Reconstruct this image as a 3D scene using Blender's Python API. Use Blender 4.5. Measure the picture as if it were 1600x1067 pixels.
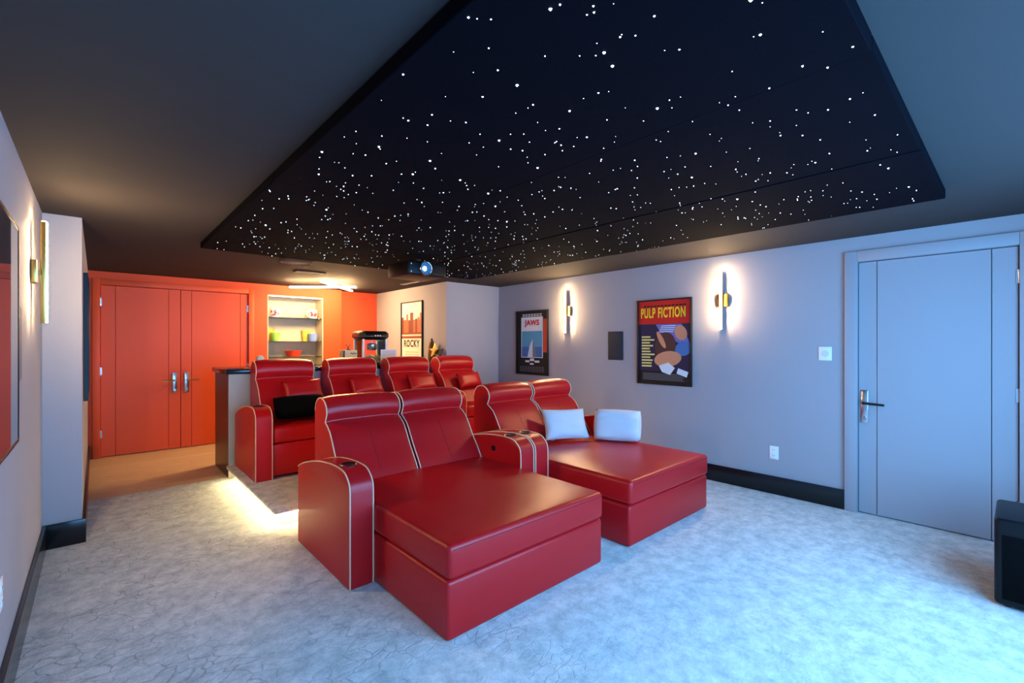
import bpy, bmesh, math, random
from mathutils import Vector, Matrix, Euler

for o in list(bpy.data.objects):
    bpy.data.objects.remove(o)
scene = bpy.context.scene
C = scene.collection
PI = math.pi
R = math.radians

# ------------------------------------------------------------------ camera
FPX = 717.0                    # focal length in pixels of the 1600 px wide frame
CAMZ = 1.45
YAW = math.atan(650.0 / 717.0)  # heading to the right of +Y
cd = bpy.data.cameras.new('camera')
cam = bpy.data.objects.new('camera', cd)
C.objects.link(cam)
cd.sensor_width = 36.0
cd.lens = FPX / 1600.0 * 36.0
cd.shift_y = 3.5 / 1600.0
cd.clip_start = 0.02
cam.location = (0, 0, CAMZ)
cam.rotation_euler = (PI / 2, 0, -YAW)
scene.camera = cam

# ------------------------------------------------------------------ world, exposure
w = bpy.data.worlds.new('world')
scene.world = w
w.use_nodes = True
w.node_tree.nodes['Background'].inputs[0].default_value = (0, 0, 0, 1)
w.node_tree.nodes['Background'].inputs[1].default_value = 0.0
vs = scene.view_settings
vs.view_transform = 'Standard'
vs.look = 'None'
vs.gamma = 1.0
vs.use_curve_mapping = False
vs.exposure = 1.75
scene.cycles.use_denoising = True
scene.cycles.max_bounces = 8
scene.cycles.diffuse_bounces = 5
scene.cycles.glossy_bounces = 4
scene.cycles.sample_clamp_indirect = 6.0
scene.cycles.caustics_reflective = False
scene.cycles.caustics_refractive = False

# light levels of the lamps that the room has (all of them are emitting geometry built below)
L_SCREEN = 4.3      # picture on the projection screen on the front wall
L_SCONCE = 170.0     # wall light bars
L_CROSS = 115.0      # crossed ceiling light over the bar
L_NICHE = 6.0       # strip in the shelf niche
L_RISER = 15.0       # strip under the platform nosing
L_STAR = 4.5
SCREEN_COL = (0.17, 0.50, 1.0)
WARM = (1.0, 0.67, 0.34)

# ------------------------------------------------------------------ room measures (m)
XL, XR = -0.28, 4.86          # side walls
XL2, YSTEP = -0.076, 4.60     # left wall steps in
YF = -0.70                    # front wall (screen)
YB = 7.82                     # red back wall
YB2 = 7.95
XBUMP, YBUMP = 3.84, 5.68     # protruding block on the right
H = 2.37
YWOOD = 5.76

# ------------------------------------------------------------------ materials
def lin(c):
    return tuple((x / 12.92 if x <= 0.04045 else ((x + 0.055) / 1.055) ** 2.4) for x in c)
def rgb(r, g, b):
    return lin((r / 255.0, g / 255.0, b / 255.0))

def mat(name, col, rough=0.5, metal=0.0, spec=0.5, emit=None, es=0.0, bump=0.0, bscale=60.0, var=0.0, vscale=8.0,
        coat=0.0, trans=0.0, ior=1.45, sample=True, alpha=1.0, sheen=0.0):
    m = bpy.data.materials.new(name)
    m.use_nodes = True
    nt = m.node_tree
    b = nt.nodes['Principled BSDF']
    b.inputs['Base Color'].default_value = (*col, 1)
    b.inputs['Roughness'].default_value = rough
    b.inputs['Metallic'].default_value = metal
    b.inputs['Specular IOR Level'].default_value = spec
    b.inputs['Coat Weight'].default_value = coat
    b.inputs['Transmission Weight'].default_value = trans
    b.inputs['IOR'].default_value = ior
    b.inputs['Alpha'].default_value = alpha
    b.inputs['Sheen Weight'].default_value = sheen
    if emit:
        b.inputs['Emission Color'].default_value = (*emit, 1)
        b.inputs['Emission Strength'].default_value = es
    if bump or var:
        tc = nt.nodes.new('ShaderNodeTexCoord')
    if bump:
        n = nt.nodes.new('ShaderNodeTexNoise')
        n.inputs['Scale'].default_value = bscale
        n.inputs['Detail'].default_value = 3
        nt.links.new(tc.outputs['Object'], n.inputs['Vector'])
        bp = nt.nodes.new('ShaderNodeBump')
        bp.inputs['Strength'].default_value = bump
        bp.inputs['Distance'].default_value = 0.01
        nt.links.new(n.outputs['Fac'], bp.inputs['Height'])
        nt.links.new(bp.outputs['Normal'], b.inputs['Normal'])
    if var:
        n2 = nt.nodes.new('ShaderNodeTexNoise')
        n2.inputs['Scale'].default_value = vscale
        n2.inputs['Detail'].default_value = 4
        nt.links.new(tc.outputs['Object'], n2.inputs['Vector'])
        mx = nt.nodes.new('ShaderNodeMix')
        mx.data_type = 'RGBA'
        mx.inputs['A'].default_value = (*[c * (1 - var) for c in col], 1)
        mx.inputs['B'].default_value = (*[min(1, c * (1 + var)) for c in col], 1)
        nt.links.new(n2.outputs['Fac'], mx.inputs['Factor'])
        nt.links.new(mx.outputs['Result'], b.inputs['Base Color'])
    if not sample:
        m.cycles.emission_sampling = 'NONE'
    return m

def carpet_mat():
    m = bpy.data.materials.new('pale_carpet')
    m.use_nodes = True
    nt = m.node_tree
    N, Lk = nt.nodes.new, nt.links.new
    b = nt.nodes['Principled BSDF']
    b.inputs['Roughness'].default_value = 0.95
    b.inputs['Specular IOR Level'].default_value = 0.1
    b.inputs['Sheen Weight'].default_value = 0.25
    g = N('ShaderNodeNewGeometry')
    # warped position for irregular pile marks
    nz = N('ShaderNodeTexNoise'); nz.inputs['Scale'].default_value = 7; nz.inputs['Detail'].default_value = 3
    Lk(g.outputs['Position'], nz.inputs['Vector'])
    ma = N('ShaderNodeVectorMath'); ma.operation = 'MULTIPLY_ADD'
    Lk(nz.outputs['Color'], ma.inputs[0])
    ma.inputs[1].default_value = (0.13, 0.13, 0.0)
    Lk(g.outputs['Position'], ma.inputs[2])
    mp = N('ShaderNodeMapping'); mp.inputs['Rotation'].default_value = (0, 0, R(-38)); mp.inputs['Scale'].default_value = (1.0, 1.9, 1.0)
    Lk(ma.outputs[0], mp.inputs['Vector'])
    vo = N('ShaderNodeTexVoronoi'); vo.feature = 'DISTANCE_TO_EDGE'; vo.inputs['Scale'].default_value = 9.5
    Lk(mp.outputs[0], vo.inputs['Vector'])
    cr = N('ShaderNodeMapRange'); cr.inputs['From Min'].default_value = 0.0; cr.inputs['From Max'].default_value = 0.05
    Lk(vo.outputs['Distance'], cr.inputs['Value'])
    # where the marks show
    ms = N('ShaderNodeTexNoise'); ms.inputs['Scale'].default_value = 2.3; ms.inputs['Detail'].default_value = 5
    Lk(g.outputs['Position'], ms.inputs['Vector'])
    mr = N('ShaderNodeMapRange'); mr.inputs['From Min'].default_value = 0.36; mr.inputs['From Max'].default_value = 0.6
    mr.inputs['To Min'].default_value = 0.0; mr.inputs['To Max'].default_value = 0.5
    Lk(ms.outputs['Fac'], mr.inputs['Value'])
    # the marks are strongest along the left wall and weaker further right
    sx = N('ShaderNodeSeparateXYZ'); Lk(g.outputs['Position'], sx.inputs[0])
    gx = N('ShaderNodeMapRange'); gx.inputs['From Min'].default_value = 0.7; gx.inputs['From Max'].default_value = 2.2
    gx.inputs['To Min'].default_value = 1.0; gx.inputs['To Max'].default_value = 0.22
    Lk(sx.outputs['X'], gx.inputs['Value'])
    ml = N('ShaderNodeMath'); ml.operation = 'MULTIPLY'; Lk(mr.outputs[0], ml.inputs[0]); Lk(gx.outputs[0], ml.inputs[1])
    mix1 = N('ShaderNodeMix'); mix1.data_type = 'FLOAT'
    Lk(ml.outputs[0], mix1.inputs['Factor'])
    mix1.inputs['A'].default_value = 1.0
    Lk(cr.outputs[0], mix1.inputs['B'])
    # soft blotches
    bl = N('ShaderNodeTexNoise'); bl.inputs['Scale'].default_value = 9.0; bl.inputs['Detail'].default_value = 10; bl.inputs['Roughness'].default_value = 0.78
    Lk(g.outputs['Position'], bl.inputs['Vector'])
    ramp = N('ShaderNodeValToRGB')
    ramp.color_ramp.elements[0].position = 0.38; ramp.color_ramp.elements[0].color = (*rgb(184, 186, 182), 1)
    ramp.color_ramp.elements[1].position = 0.60; ramp.color_ramp.elements[1].color = (*rgb(234, 230, 225), 1)
    Lk(bl.outputs['Fac'], ramp.inputs['Fac'])
    mc = N('ShaderNodeMix'); mc.data_type = 'RGBA'
    mc.inputs['A'].default_value = (*rgb(112, 110, 108), 1)
    Lk(ramp.outputs['Color'], mc.inputs['B'])
    Lk(mix1.outputs['Result'], mc.inputs['Factor'])
    Lk(mc.outputs['Result'], b.inputs['Base Color'])
    fn = N('ShaderNodeTexNoise'); fn.inputs['Scale'].default_value = 160; fn.inputs['Detail'].default_value = 4
    Lk(g.outputs['Position'], fn.inputs['Vector'])
    ad = N('ShaderNodeMath'); ad.operation = 'MULTIPLY_ADD'
    Lk(fn.outputs['Fac'], ad.inputs[0]); ad.inputs[1].default_value = 0.5
    Lk(mix1.outputs['Result'], ad.inputs[2])
    ad2 = N('ShaderNodeMath'); ad2.operation = 'MULTIPLY_ADD'
    Lk(bl.outputs['Fac'], ad2.inputs[0]); ad2.inputs[1].default_value = 1.6
    Lk(ad.outputs[0], ad2.inputs[2])
    bp = N('ShaderNodeBump'); bp.inputs['Strength'].default_value = 0.75; bp.inputs['Distance'].default_value = 0.012
    Lk(ad2.outputs[0], bp.inputs['Height'])
    Lk(bp.outputs['Normal'], b.inputs['Normal'])
    return m

def wood_mat():
    m = bpy.data.materials.new('tan_wood')
    m.use_nodes = True
    nt = m.node_tree
    N, Lk = nt.nodes.new, nt.links.new
    b = nt.nodes['Principled BSDF']
    b.inputs['Roughness'].default_value = 0.45
    g = N('ShaderNodeNewGeometry')
    oi = N('ShaderNodeObjectInfo')
    mp = N('ShaderNodeMapping'); mp.inputs['Scale'].default_value = (1.6, 26, 1)
    Lk(g.outputs['Position'], mp.inputs['Vector'])
    n = N('ShaderNodeTexNoise'); n.inputs['Scale'].default_value = 2.0; n.inputs['Detail'].default_value = 5
    Lk(mp.outputs[0], n.inputs['Vector'])
    ad = N('ShaderNodeMath'); ad.operation = 'MULTIPLY_ADD'
    Lk(oi.outputs['Random'], ad.inputs[0]); ad.inputs[1].default_value = 0.18; Lk(n.outputs['Fac'], ad.inputs[2])
    ramp = N('ShaderNodeValToRGB')
    ramp.color_ramp.elements[0].position = 0.35; ramp.color_ramp.elements[0].color = (*rgb(186, 158, 124), 1)
    ramp.color_ramp.elements[1].position = 0.8; ramp.color_ramp.elements[1].color = (*rgb(214, 190, 156), 1)
    Lk(ad.outputs[0], ramp.inputs['Fac'])
    Lk(ramp.outputs['Color'], b.inputs['Base Color'])
    return m

def clear_glass():
    m = bpy.data.materials.new('clear_glass')
    m.use_nodes = True
    nt = m.node_tree
    nt.nodes.clear()
    N, Lk = nt.nodes.new, nt.links.new
    o = N('ShaderNodeOutputMaterial'); t = N('ShaderNodeBsdfTransparent'); g = N('ShaderNodeBsdfGlossy'); f = N('ShaderNodeFresnel'); mx = N('ShaderNodeMixShader')
    t.inputs['Color'].default_value = (0.94, 0.975, 0.965, 1)
    g.inputs['Roughness'].default_value = 0.03
    f.inputs['IOR'].default_value = 1.45
    Lk(f.outputs[0], mx.inputs[0]); Lk(t.outputs[0], mx.inputs[1]); Lk(g.outputs[0], mx.inputs[2]); Lk(mx.outputs[0], o.inputs[0])
    return m

M = {}
M['wall'] = mat('grey_wall_paint', rgb(162, 160, 166), 0.75, spec=0.25, bump=0.12, bscale=220, var=0.03, vscale=2)
M['redwall'] = mat('red_wall_paint', rgb(226, 84, 44), 0.55, spec=0.3, bump=0.05, bscale=200)
M['reddoor'] = mat('red_door_paint', rgb(226, 88, 44), 0.45, spec=0.35, bump=0.04, bscale=150)
M['bluedoor'] = mat('grey_door_paint', rgb(162, 160, 166), 0.5, spec=0.3, bump=0.04, bscale=150)
M['ceiling'] = mat('black_ceiling_paint', rgb(60, 56, 56), 0.85, spec=0.15, bump=0.1, bscale=250)
M['starpanel'] = mat('black_star_cloth', rgb(8, 8, 15), 0.95, spec=0.03, bump=0.15, bscale=300)
M['base'] = mat('black_gloss_trim', rgb(18, 20, 22), 0.22, spec=0.5)
M['carpet'] = carpet_mat()
M['wood'] = wood_mat()
M['leather'] = mat('red_leather', rgb(190, 19, 24), 0.36, spec=0.45, bump=0.10, bscale=260, var=0.06, vscale=5)
M['piping'] = mat('cream_piping', rgb(232, 196, 160), 0.5)
M['stitch'] = mat('dark_red_seam', rgb(96, 6, 10), 0.6)
M['black'] = mat('black_plastic', rgb(14, 14, 16), 0.35)
M['matteblack'] = mat('black_cloth', rgb(8, 8, 9), 0.95, spec=0.1, bump=0.4, bscale=300)
M['blackpaint'] = mat('black_lacquer', rgb(8, 8, 12), 0.42, spec=0.3, bump=0.1, bscale=200)
M['chrome'] = mat('brushed_chrome', rgb(196, 198, 202), 0.25, metal=1.0)
M['darkmetal'] = mat('dark_metal', rgb(70, 74, 82), 0.3, metal=1.0)
M['gold'] = mat('brushed_gold', rgb(214, 172, 92), 0.3, metal=1.0)
M['white'] = mat('white_plastic', rgb(236, 236, 240), 0.4)
M['pillow'] = mat('white_plush', rgb(206, 206, 212), 0.95, spec=0.1, bump=0.5, bscale=120, sheen=0.3)
M['niche'] = mat('cream_niche', rgb(206, 194, 170), 0.6)
M['counterpanel'] = mat('grey_bar_panel', rgb(186, 182, 176), 0.7, bump=0.25, bscale=260, var=0.06, vscale=60)
M['counterside'] = mat('dark_brown_veneer', rgb(64, 34, 26), 0.35)
M['countertop'] = mat('black_stone', rgb(14, 14, 18), 0.12, var=0.3, vscale=120)
M['grille'] = mat('dark_speaker_cloth', rgb(46, 48, 56), 0.85, bump=0.5, bscale=500)
M['grazelitgrille'] = mat('grazing_lit_speaker_cloth', rgb(140, 134, 132), 0.85, bump=0.4, bscale=500)  # lighter copy of the dark cloth, grazing light put into the colour
M['brownvent'] = mat('dark_vent_paint', rgb(78, 74, 73), 0.6)
M['glassplain'] = clear_glass()
M['frameblack'] = mat('black_frame', rgb(16, 16, 18), 0.4)
M['silver'] = mat('silver_frame', rgb(150, 150, 156), 0.35, metal=0.8)
M['screen'] = mat('screen_picture', (0.02, 0.02, 0.02), 0.8, emit=SCREEN_COL, es=L_SCREEN)
M['led'] = mat('warm_light_diffuser', (0.9, 0.9, 0.85), 0.5, emit=WARM, es=L_SCONCE)
M['crossled'] = mat('cross_light_diffuser', (0.9, 0.9, 0.85), 0.5, emit=(1.0, 0.64, 0.30), es=L_CROSS)
M['nicheled'] = mat('niche_light_strip', (0.9, 0.9, 0.8), 0.5, emit=(1.0, 0.86, 0.58), es=L_NICHE)
M['riserled'] = mat('riser_light_strip', (0.9, 0.9, 0.7), 0.5, emit=(1.0, 0.83, 0.42), es=L_RISER)
M['star'] = mat('fibre_star', (0.8, 0.85, 1), 0.5, emit=(0.72, 0.84, 1.0), es=L_STAR, sample=False)
M['starbright'] = mat('fibre_star_bright', (0.8, 0.85, 1), 0.5, emit=(0.72, 0.86, 1.0), es=L_STAR * 2.2, sample=False)
M['lens'] = mat('projector_lens_light', (0.1, 0.2, 0.3), 0.05, emit=(0.35, 0.75, 1.0), es=9.0)
M['lensdim'] = mat('projector_lens_rim', (0.04, 0.10, 0.2), 0.08, emit=(0.04, 0.2, 0.5), es=0.10)

def flat(name, r, g, b, rough=0.6):
    return mat(name, rgb(r, g, b), rough)

# ------------------------------------------------------------------ object helpers
ORG = {}
def link(o, parent=None):
    C.objects.link(o)
    if parent is not None:
        o.parent = parent
        ORG[o.name] = ORG.get(parent.name, Vector((0, 0, 0)))
    return o

def props(o, label=None, cat=None, group=None, kind=None):
    if label: o['label'] = label
    if cat: o['category'] = cat
    if group: o['group'] = group
    if kind: o['kind'] = kind
    return o

def thing(name, loc, label, cat, group=None, rotz=0.0, local=False, kind=None):
    o = bpy.data.objects.new(name, None)
    C.objects.link(o)
    o.empty_display_size = 0.1
    o.location = loc
    o.rotation_euler = (0, 0, rotz)
    ORG[o.name] = Vector((0, 0, 0)) if local else Vector(loc)
    return props(o, label, cat, group, kind)

def finish(name, bm, m, parent=None, smooth=True, angle=40, at_base=True):
    bmesh.ops.recalc_face_normals(bm, faces=bm.faces)
    off = Vector((0, 0, 0))
    if parent is not None:
        off = ORG.get(parent.name, Vector((0, 0, 0)))
    elif at_base:
        xs = [v.co for v in bm.verts]
        lo = Vector((min(v.x for v in xs), min(v.y for v in xs), min(v.z for v in xs)))
        hi = Vector((max(v.x for v in xs), max(v.y for v in xs), max(v.z for v in xs)))
        off = Vector(((lo.x + hi.x) / 2, (lo.y + hi.y) / 2, lo.z))
    for v in bm.verts:
        v.co -= off
    me = bpy.data.meshes.new(name)
    bm.to_mesh(me)
    bm.free()
    ms = m if isinstance(m, (list, tuple)) else [m]
    for x in ms:
        me.materials.append(x)
    if smooth:
        me.polygons.foreach_set('use_smooth', [True] * len(me.polygons))
        me.set_sharp_from_angle(angle=R(angle))
    o = bpy.data.objects.new(name, me)
    link(o, parent)
    if parent is None:
        o.location = off
        ORG[o.name] = off.copy()
    return o

def abox(bm, x0, x1, y0, y1, z0, z1, bev=0.0, seg=2, mi=0, rot=None, piv=None):
    b2 = bmesh.new()
    bmesh.ops.create_cube(b2, size=1.0)
    for v in b2.verts:
        v.co = Vector((x0 + (v.co.x + 0.5) * (x1 - x0), y0 + (v.co.y + 0.5) * (y1 - y0), z0 + (v.co.z + 0.5) * (z1 - z0)))
    if bev > 0:
        bmesh.ops.bevel(b2, geom=list(b2.edges), offset=bev, segments=seg, profile=0.5, affect='EDGES')
    merge(bm, b2, mi, rot, piv)

def merge(bm, b2, mi=0, rot=None, piv=None):
    if rot is not None:
        p = Vector(piv)
        for v in b2.verts:
            v.co = rot @ (v.co - p) + p
    vm = {v: bm.verts.new(v.co) for v in b2.verts}
    for f in b2.faces:
        try:
            nf = bm.faces.new([vm[v] for v in f.verts])
            nf.material_index = mi
        except ValueError:
            pass
    b2.free()

def box(name, x0, x1, y0, y1, z0, z1, m, parent=None, bev=0.0, seg=2):
    bm = bmesh.new()
    abox(bm, x0, x1, y0, y1, z0, z1, bev, seg)
    return finish(name, bm, m, parent)

def acyl(bm, c, r0, r1, h, axis='Z', n=24, mi=0, caps=True):
    b2 = bmesh.new()
    bmesh.ops.create_cone(b2, cap_ends=caps, segments=n, radius1=r0, radius2=r1, depth=h)
    if axis == 'X':
        rot = Matrix.Rotation(PI / 2, 3, 'Y')
    elif axis == 'Y':
        rot = Matrix.Rotation(-PI / 2, 3, 'X')
    else:
        rot = Matrix.Identity(3)
    for v in b2.verts:
        v.co = rot @ v.co + Vector(c)
    merge(bm, b2, mi)

def cyl(name, c, r0, r1, h, m, parent=None, axis='Z', n=24):
    bm = bmesh.new()
    acyl(bm, c, r0, r1, h, axis, n)
    return finish(name, bm, m, parent)

def atube(bm, pts, r, n=6, closed=False, mi=0):
    pts = [Vector(p) for p in pts]
    k = len(pts)
    rings = []
    up = None
    for i, p in enumerate(pts):
        a = pts[i - 1] if (i > 0 or closed) else p
        b = pts[(i + 1) % k] if (i < k - 1 or closed) else p
        t = (b - a).normalized()
        if up is None:
            ref = Vector((1, 0, 0)) if abs(t.x) < 0.9 else Vector((0, 0, 1))
            up = (ref - t * ref.dot(t)).normalized()
        else:
            up = (up - t * up.dot(t)).normalized()
        s = t.cross(up)
        rings.append([bm.verts.new(p + (up * math.cos(2 * PI * j / n) + s * math.sin(2 * PI * j / n)) * r) for j in range(n)])
    for i in range(k if closed else k - 1):
        A, B = rings[i], rings[(i + 1) % k]
        for j in range(n):
            f = bm.faces.new([A[j], A[(j + 1) % n], B[(j + 1) % n], B[j]])
            f.material_index = mi
    if not closed:
        bm.faces.new(rings[0]).material_index = mi
        bm.faces.new(rings[-1][::-1]).material_index = mi

def tube(name, pts, r, m, parent=None, n=6, closed=False):
    bm = bmesh.new()
    atube(bm, pts, r, n, closed)
    return finish(name, bm, m, parent, angle=80)

def alathe(bm, prof, c, n=24, mi=0):
    """profile of (radius, z) from bottom to top, turned about the vertical through c"""
    rings = []
    for r, z in prof:
        if r < 1e-5:
            rings.append([bm.verts.new((c[0], c[1], c[2] + z))])
        else:
            rings.append([bm.verts.new((c[0] + r * math.cos(2 * PI * j / n), c[1] + r * math.sin(2 * PI * j / n), c[2] + z)) for j in range(n)])
    for A, B in zip(rings, rings[1:]):
        for j in range(n):
            a0, a1 = A[j % len(A)], A[(j + 1) % len(A)]
            b0, b1 = B[j % len(B)], B[(j + 1) % len(B)]
            vs_ = []
            for v in (a0, a1, b1, b0):
                if v not in vs_: vs_.append(v)
            if len(vs_) >= 3:
                f = bm.faces.new(vs_); f.material_index = mi

def lathe(name, prof, c, m, parent=None, n=24):
    bm = bmesh.new()
    alathe(bm, prof, c, n)
    return finish(name, bm, m, parent, angle=50)

def aprism(bm, prof, x0, x1, mi=0):
    """closed (y, z) outline pushed out along x"""
    a = [bm.verts.new((x0, y, z)) for y, z in prof]
    b = [bm.verts.new((x1, y, z)) for y, z in prof]
    k = len(prof)
    for i in range(k):
        bm.faces.new([a[i], a[(i + 1) % k], b[(i + 1) % k], b[i]]).material_index = mi
    bm.faces.new(a[::-1]).material_index = mi
    bm.faces.new(b).material_index = mi

def apoly(bm, pts, y, th=0.0, mi=0):
    """flat polygon of (x, z) points facing -Y"""
    if th <= 0:
        bm.faces.new([bm.verts.new((x, y, z)) for x, z in pts]).material_index = mi
        return
    a = [bm.verts.new((x, y, z)) for x, z in pts]
    b = [bm.verts.new((x, y + th, z)) for x, z in pts]
    k = len(pts)
    bm.faces.new(a).material_index = mi
    bm.faces.new(b[::-1]).material_index = mi
    for i in range(k):
        bm.faces.new([a[i], a[(i + 1) % k], b[(i + 1) % k], b[i]]).material_index = mi

def catmull(pts, per=5):
    out = []
    for i in range(len(pts) - 1):
        p0 = pts[max(i - 1, 0)]; p1 = pts[i]; p2 = pts[i + 1]; p3 = pts[min(i + 2, len(pts) - 1)]
        for k in range(per):
            t = k / per
            out.append(tuple(0.5 * ((2 * b) + (-a + c) * t + (2 * a - 5 * b + 4 * c - d) * t * t + (-a + 3 * b - 3 * c + d) * t ** 3)
                             for a, b, c, d in zip(p0, p1, p2, p3)))
    out.append(tuple(pts[-1]))
    return out

def lettering(name, text, size, width, x, y, z, m, parent, bold=0.0, height=None):
    cu = bpy.data.curves.new(name, 'FONT')
    cu.body = text
    cu.size = size
    cu.align_x = 'CENTER'
    cu.align_y = 'BOTTOM_BASELINE'
    cu.offset = bold
    cu.space_character = 1.12
    cu.extrude = 0.0004
    cu.resolution_u = 4
    tmp = bpy.data.objects.new(name + '_tmp', cu)
    C.objects.link(tmp)
    dg = bpy.context.evaluated_depsgraph_get()
    me = bpy.data.meshes.new_from_object(tmp.evaluated_get(dg))
    bpy.data.objects.remove(tmp)
    co = [v.co.copy() for v in me.vertices]
    x0, x1 = min(c.x for c in co), max(c.x for c in co)
    y0, y1 = min(c.y for c in co), max(c.y for c in co)
    sx = width / (x1 - x0)
    sy = (height / (y1 - y0)) if height else sx
    for v in me.vertices:
        c = v.co.copy()
        v.co = Vector((x + (c.x - (x0 + x1) / 2) * sx, y - c.z, z + (c.y - y0) * sy))
    me.materials.clear()
    me.materials.append(m)
    me.name = name
    o = bpy.data.objects.new(name, me)
    link(o, parent)
    return o

def struct(o):
    o['kind'] = 'structure'
    return o

# ================================================================== SHELL
T = 0.12
# carpet floor, wood floor base with planks
struct(box('floor', XL - T, XR + T, YF - T, YWOOD, -0.10, 0.0, M['carpet']))
wf = struct(box('floor_hall', XL2 - T, XBUMP + T, YWOOD, YB2 + T, -0.10, -0.004, M['wood']))
random.seed(4)
pw = 0.19
yy = YWOOD
row = 0
while yy < YB2:
    y1 = min(yy + pw, YB2)
    xx = XL2
    first = True
    while xx < XBUMP:
        ln = (0.5 + 1.1 * random.random()) if first else 1.75
        first = False
        x1 = min(xx + ln, XBUMP)
        box('plank', xx + 0.0012, x1 - 0.0012, yy + 0.0012, y1 - 0.0012, -0.012, 0.0, M['wood'], wf)
        xx = x1
    yy = y1
    row += 1

struct(box('ceiling', XL - T, XR + T, YF - T, YB2 + T, H, H + 0.1, M['ceiling']))
struct(box('wall_left', XL - T, XL, YF - T, YSTEP, 0, H, M['wall']))
struct(box('wall_left_rear', XL - T, XL2, YSTEP, YB2 + T, 0, H, M['wall']))
struct(box('wall_front', XL, XR, YF - T, YF, 0, H, M['wall']))
struct(box('wall_bump', XBUMP, XR + T, YBUMP, YB2 + T, 0, H, M['wall']))
# right wall with the door opening
DY0, DY1, DH = -0.005, 0.926, 2.15
bm = bmesh.new()
abox(bm, XR, XR + T, YF - T, DY0, 0, H)
abox(bm, XR, XR + T, DY1, YBUMP, 0, H)
abox(bm, XR, XR + T, DY0, DY1, DH, H)
abox(bm, XR + T - 0.02, XR + T, DY0, DY1, 0, DH)
struct(finish('wall_right', bm, M['wall'], at_base=False))
# red wall with niche and double-door opening
NX0, NX1, NZ0, NZ1 = 1.97, 2.82, 0.95, 2.215
RX0, RX1, RH = 0.04, 1.705, 2.20
XSET = 3.13
bm = bmesh.new()
abox(bm, XL2, RX0, YB, YB2, 0, H)
abox(bm, RX0, RX1, YB, YB2, RH, H)
abox(bm, RX0, RX1, YB + 0.10, YB2, 0, RH)
abox(bm, RX1, NX0, YB, YB2, 0, H)
abox(bm, NX0, NX1, YB, YB2, 0, NZ0)
abox(bm, NX0, NX1, YB, YB2, NZ1, H)
abox(bm, NX1, XSET, YB, YB2, 0, H)
abox(bm, XL2, NX0, YB2, YB2 + T, 0, H)
abox(bm, NX1, XBUMP, YB2, YB2 + T, 0, H)
struct(finish('wall_back', bm, M['redwall'], at_base=False))
# lined niche
bm = bmesh.new()
ND = YB2 + 0.20
abox(bm, NX0, NX1, ND, ND + 0.02, NZ0 - 0.02, NZ1 + 0.02)
abox(bm, NX0, NX0 + 0.012, YB + 0.004, ND, NZ0, NZ1)
abox(bm, NX1 - 0.012, NX1, YB + 0.004, ND, NZ0, NZ1)
abox(bm, NX0, NX1, YB + 0.004, ND, NZ0, NZ0 + 0.012)
abox(bm, NX0, NX1, YB + 0.004, ND, NZ1 - 0.012, NZ1)
struct(finish('wall_niche', bm, M['niche'], at_base=False))

# baseboards
BH, BT = 0.172, 0.022
struct(box('baseboard_left', XL, XL + BT, YF, YSTEP, 0, BH, M['base'], bev=0.004))
bm = bmesh.new()
abox(bm, XL, XL2 + BT, YSTEP - BT, YSTEP, 0, BH, 0.003)
abox(bm, XL2, XL2 + BT, YSTEP, YB - 0.02, 0, BH, 0.003)
struct(finish('baseboard_left_rear', bm, M['base']))
bm = bmesh.new()
abox(bm, XR - BT, XR, 1.02, YBUMP, 0, BH, 0.003)
struct(finish('baseboard_right', bm, M['base']))
bm = bmesh.new()
abox(bm, XR - BT, XR, YF, -0.10, 0, BH, 0.003)
struct(finish('baseboard_right_front', bm, M['base']))
struct(box('baseboard_front', XL, XR, YF, YF + BT, 0, BH, M['base'], bev=0.003))

# ------------------------------------------------------------------ doors (local: x across, -y is the room side)
def lever_set(parent, x, z, direction, mm):
    """long plate with a lever, all children of one leaf"""
    pl = box('handle_plate', x - 0.026, x + 0.026, -0.012, 0.0, z - 0.17, z + 0.11, M['chrome'], parent, bev=0.004)
    bm = bmesh.new()
    acyl(bm, (x, -0.03, z), 0.013, 0.013, 0.045, 'Y', 16)
    atube(bm, [(x, -0.052, z), (x + direction * 0.03, -0.056, z), (x + direction * 0.14, -0.055, z - 0.004)], 0.010, 10)
    finish('lever', bm, mm, parent)
    cyl('lock_cylinder', (x, -0.016, z - 0.13), 0.014, 0.014, 0.012, M['chrome'], parent, 'Y', 16)

def leaf(root, x0, x1, h, g1, g2, m, mgap):
    """door leaf: stile, centre panel and stile with narrow grooves between them"""
    lf = box('door_leaf', x0 + 0.003, x1 - 0.003, 0.014, 0.045, 0.008, h - 0.004, mgap, root)
    e = 0.0025
    for a, b in ((x0 + 0.004, g1 - e), (g1 + e, g2 - e), (g2 + e, x1 - 0.004)):
        box('panel', a, b, 0.0, 0.0145, 0.010, h - 0.006, m, lf, bev=0.0015, seg=1)
    return lf

def casing(root, x0, x1, h, cw, m):
    bm = bmesh.new()
    abox(bm, x0 - cw, x0 - 0.002, -0.030, 0.0, 0, h + cw, 0.004)
    abox(bm, x1 + 0.002, x1 + cw, -0.030, 0.0, 0, h + cw, 0.004)
    abox(bm, x0 - 0.002, x1 + 0.002, -0.030, 0.0, h + 0.002, h + cw, 0.004)
    return finish('casing', bm, m, root)

def hinge(root, x, z):
    bm = bmesh.new()
    acyl(bm, (x, -0.008, z), 0.007, 0.007, 0.10, 'Z', 10)
    abox(bm, x - 0.016, x + 0.016, -0.002, 0.001, z - 0.048, z + 0.048)
    finish('hinge', bm, M['chrome'], root)

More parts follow.
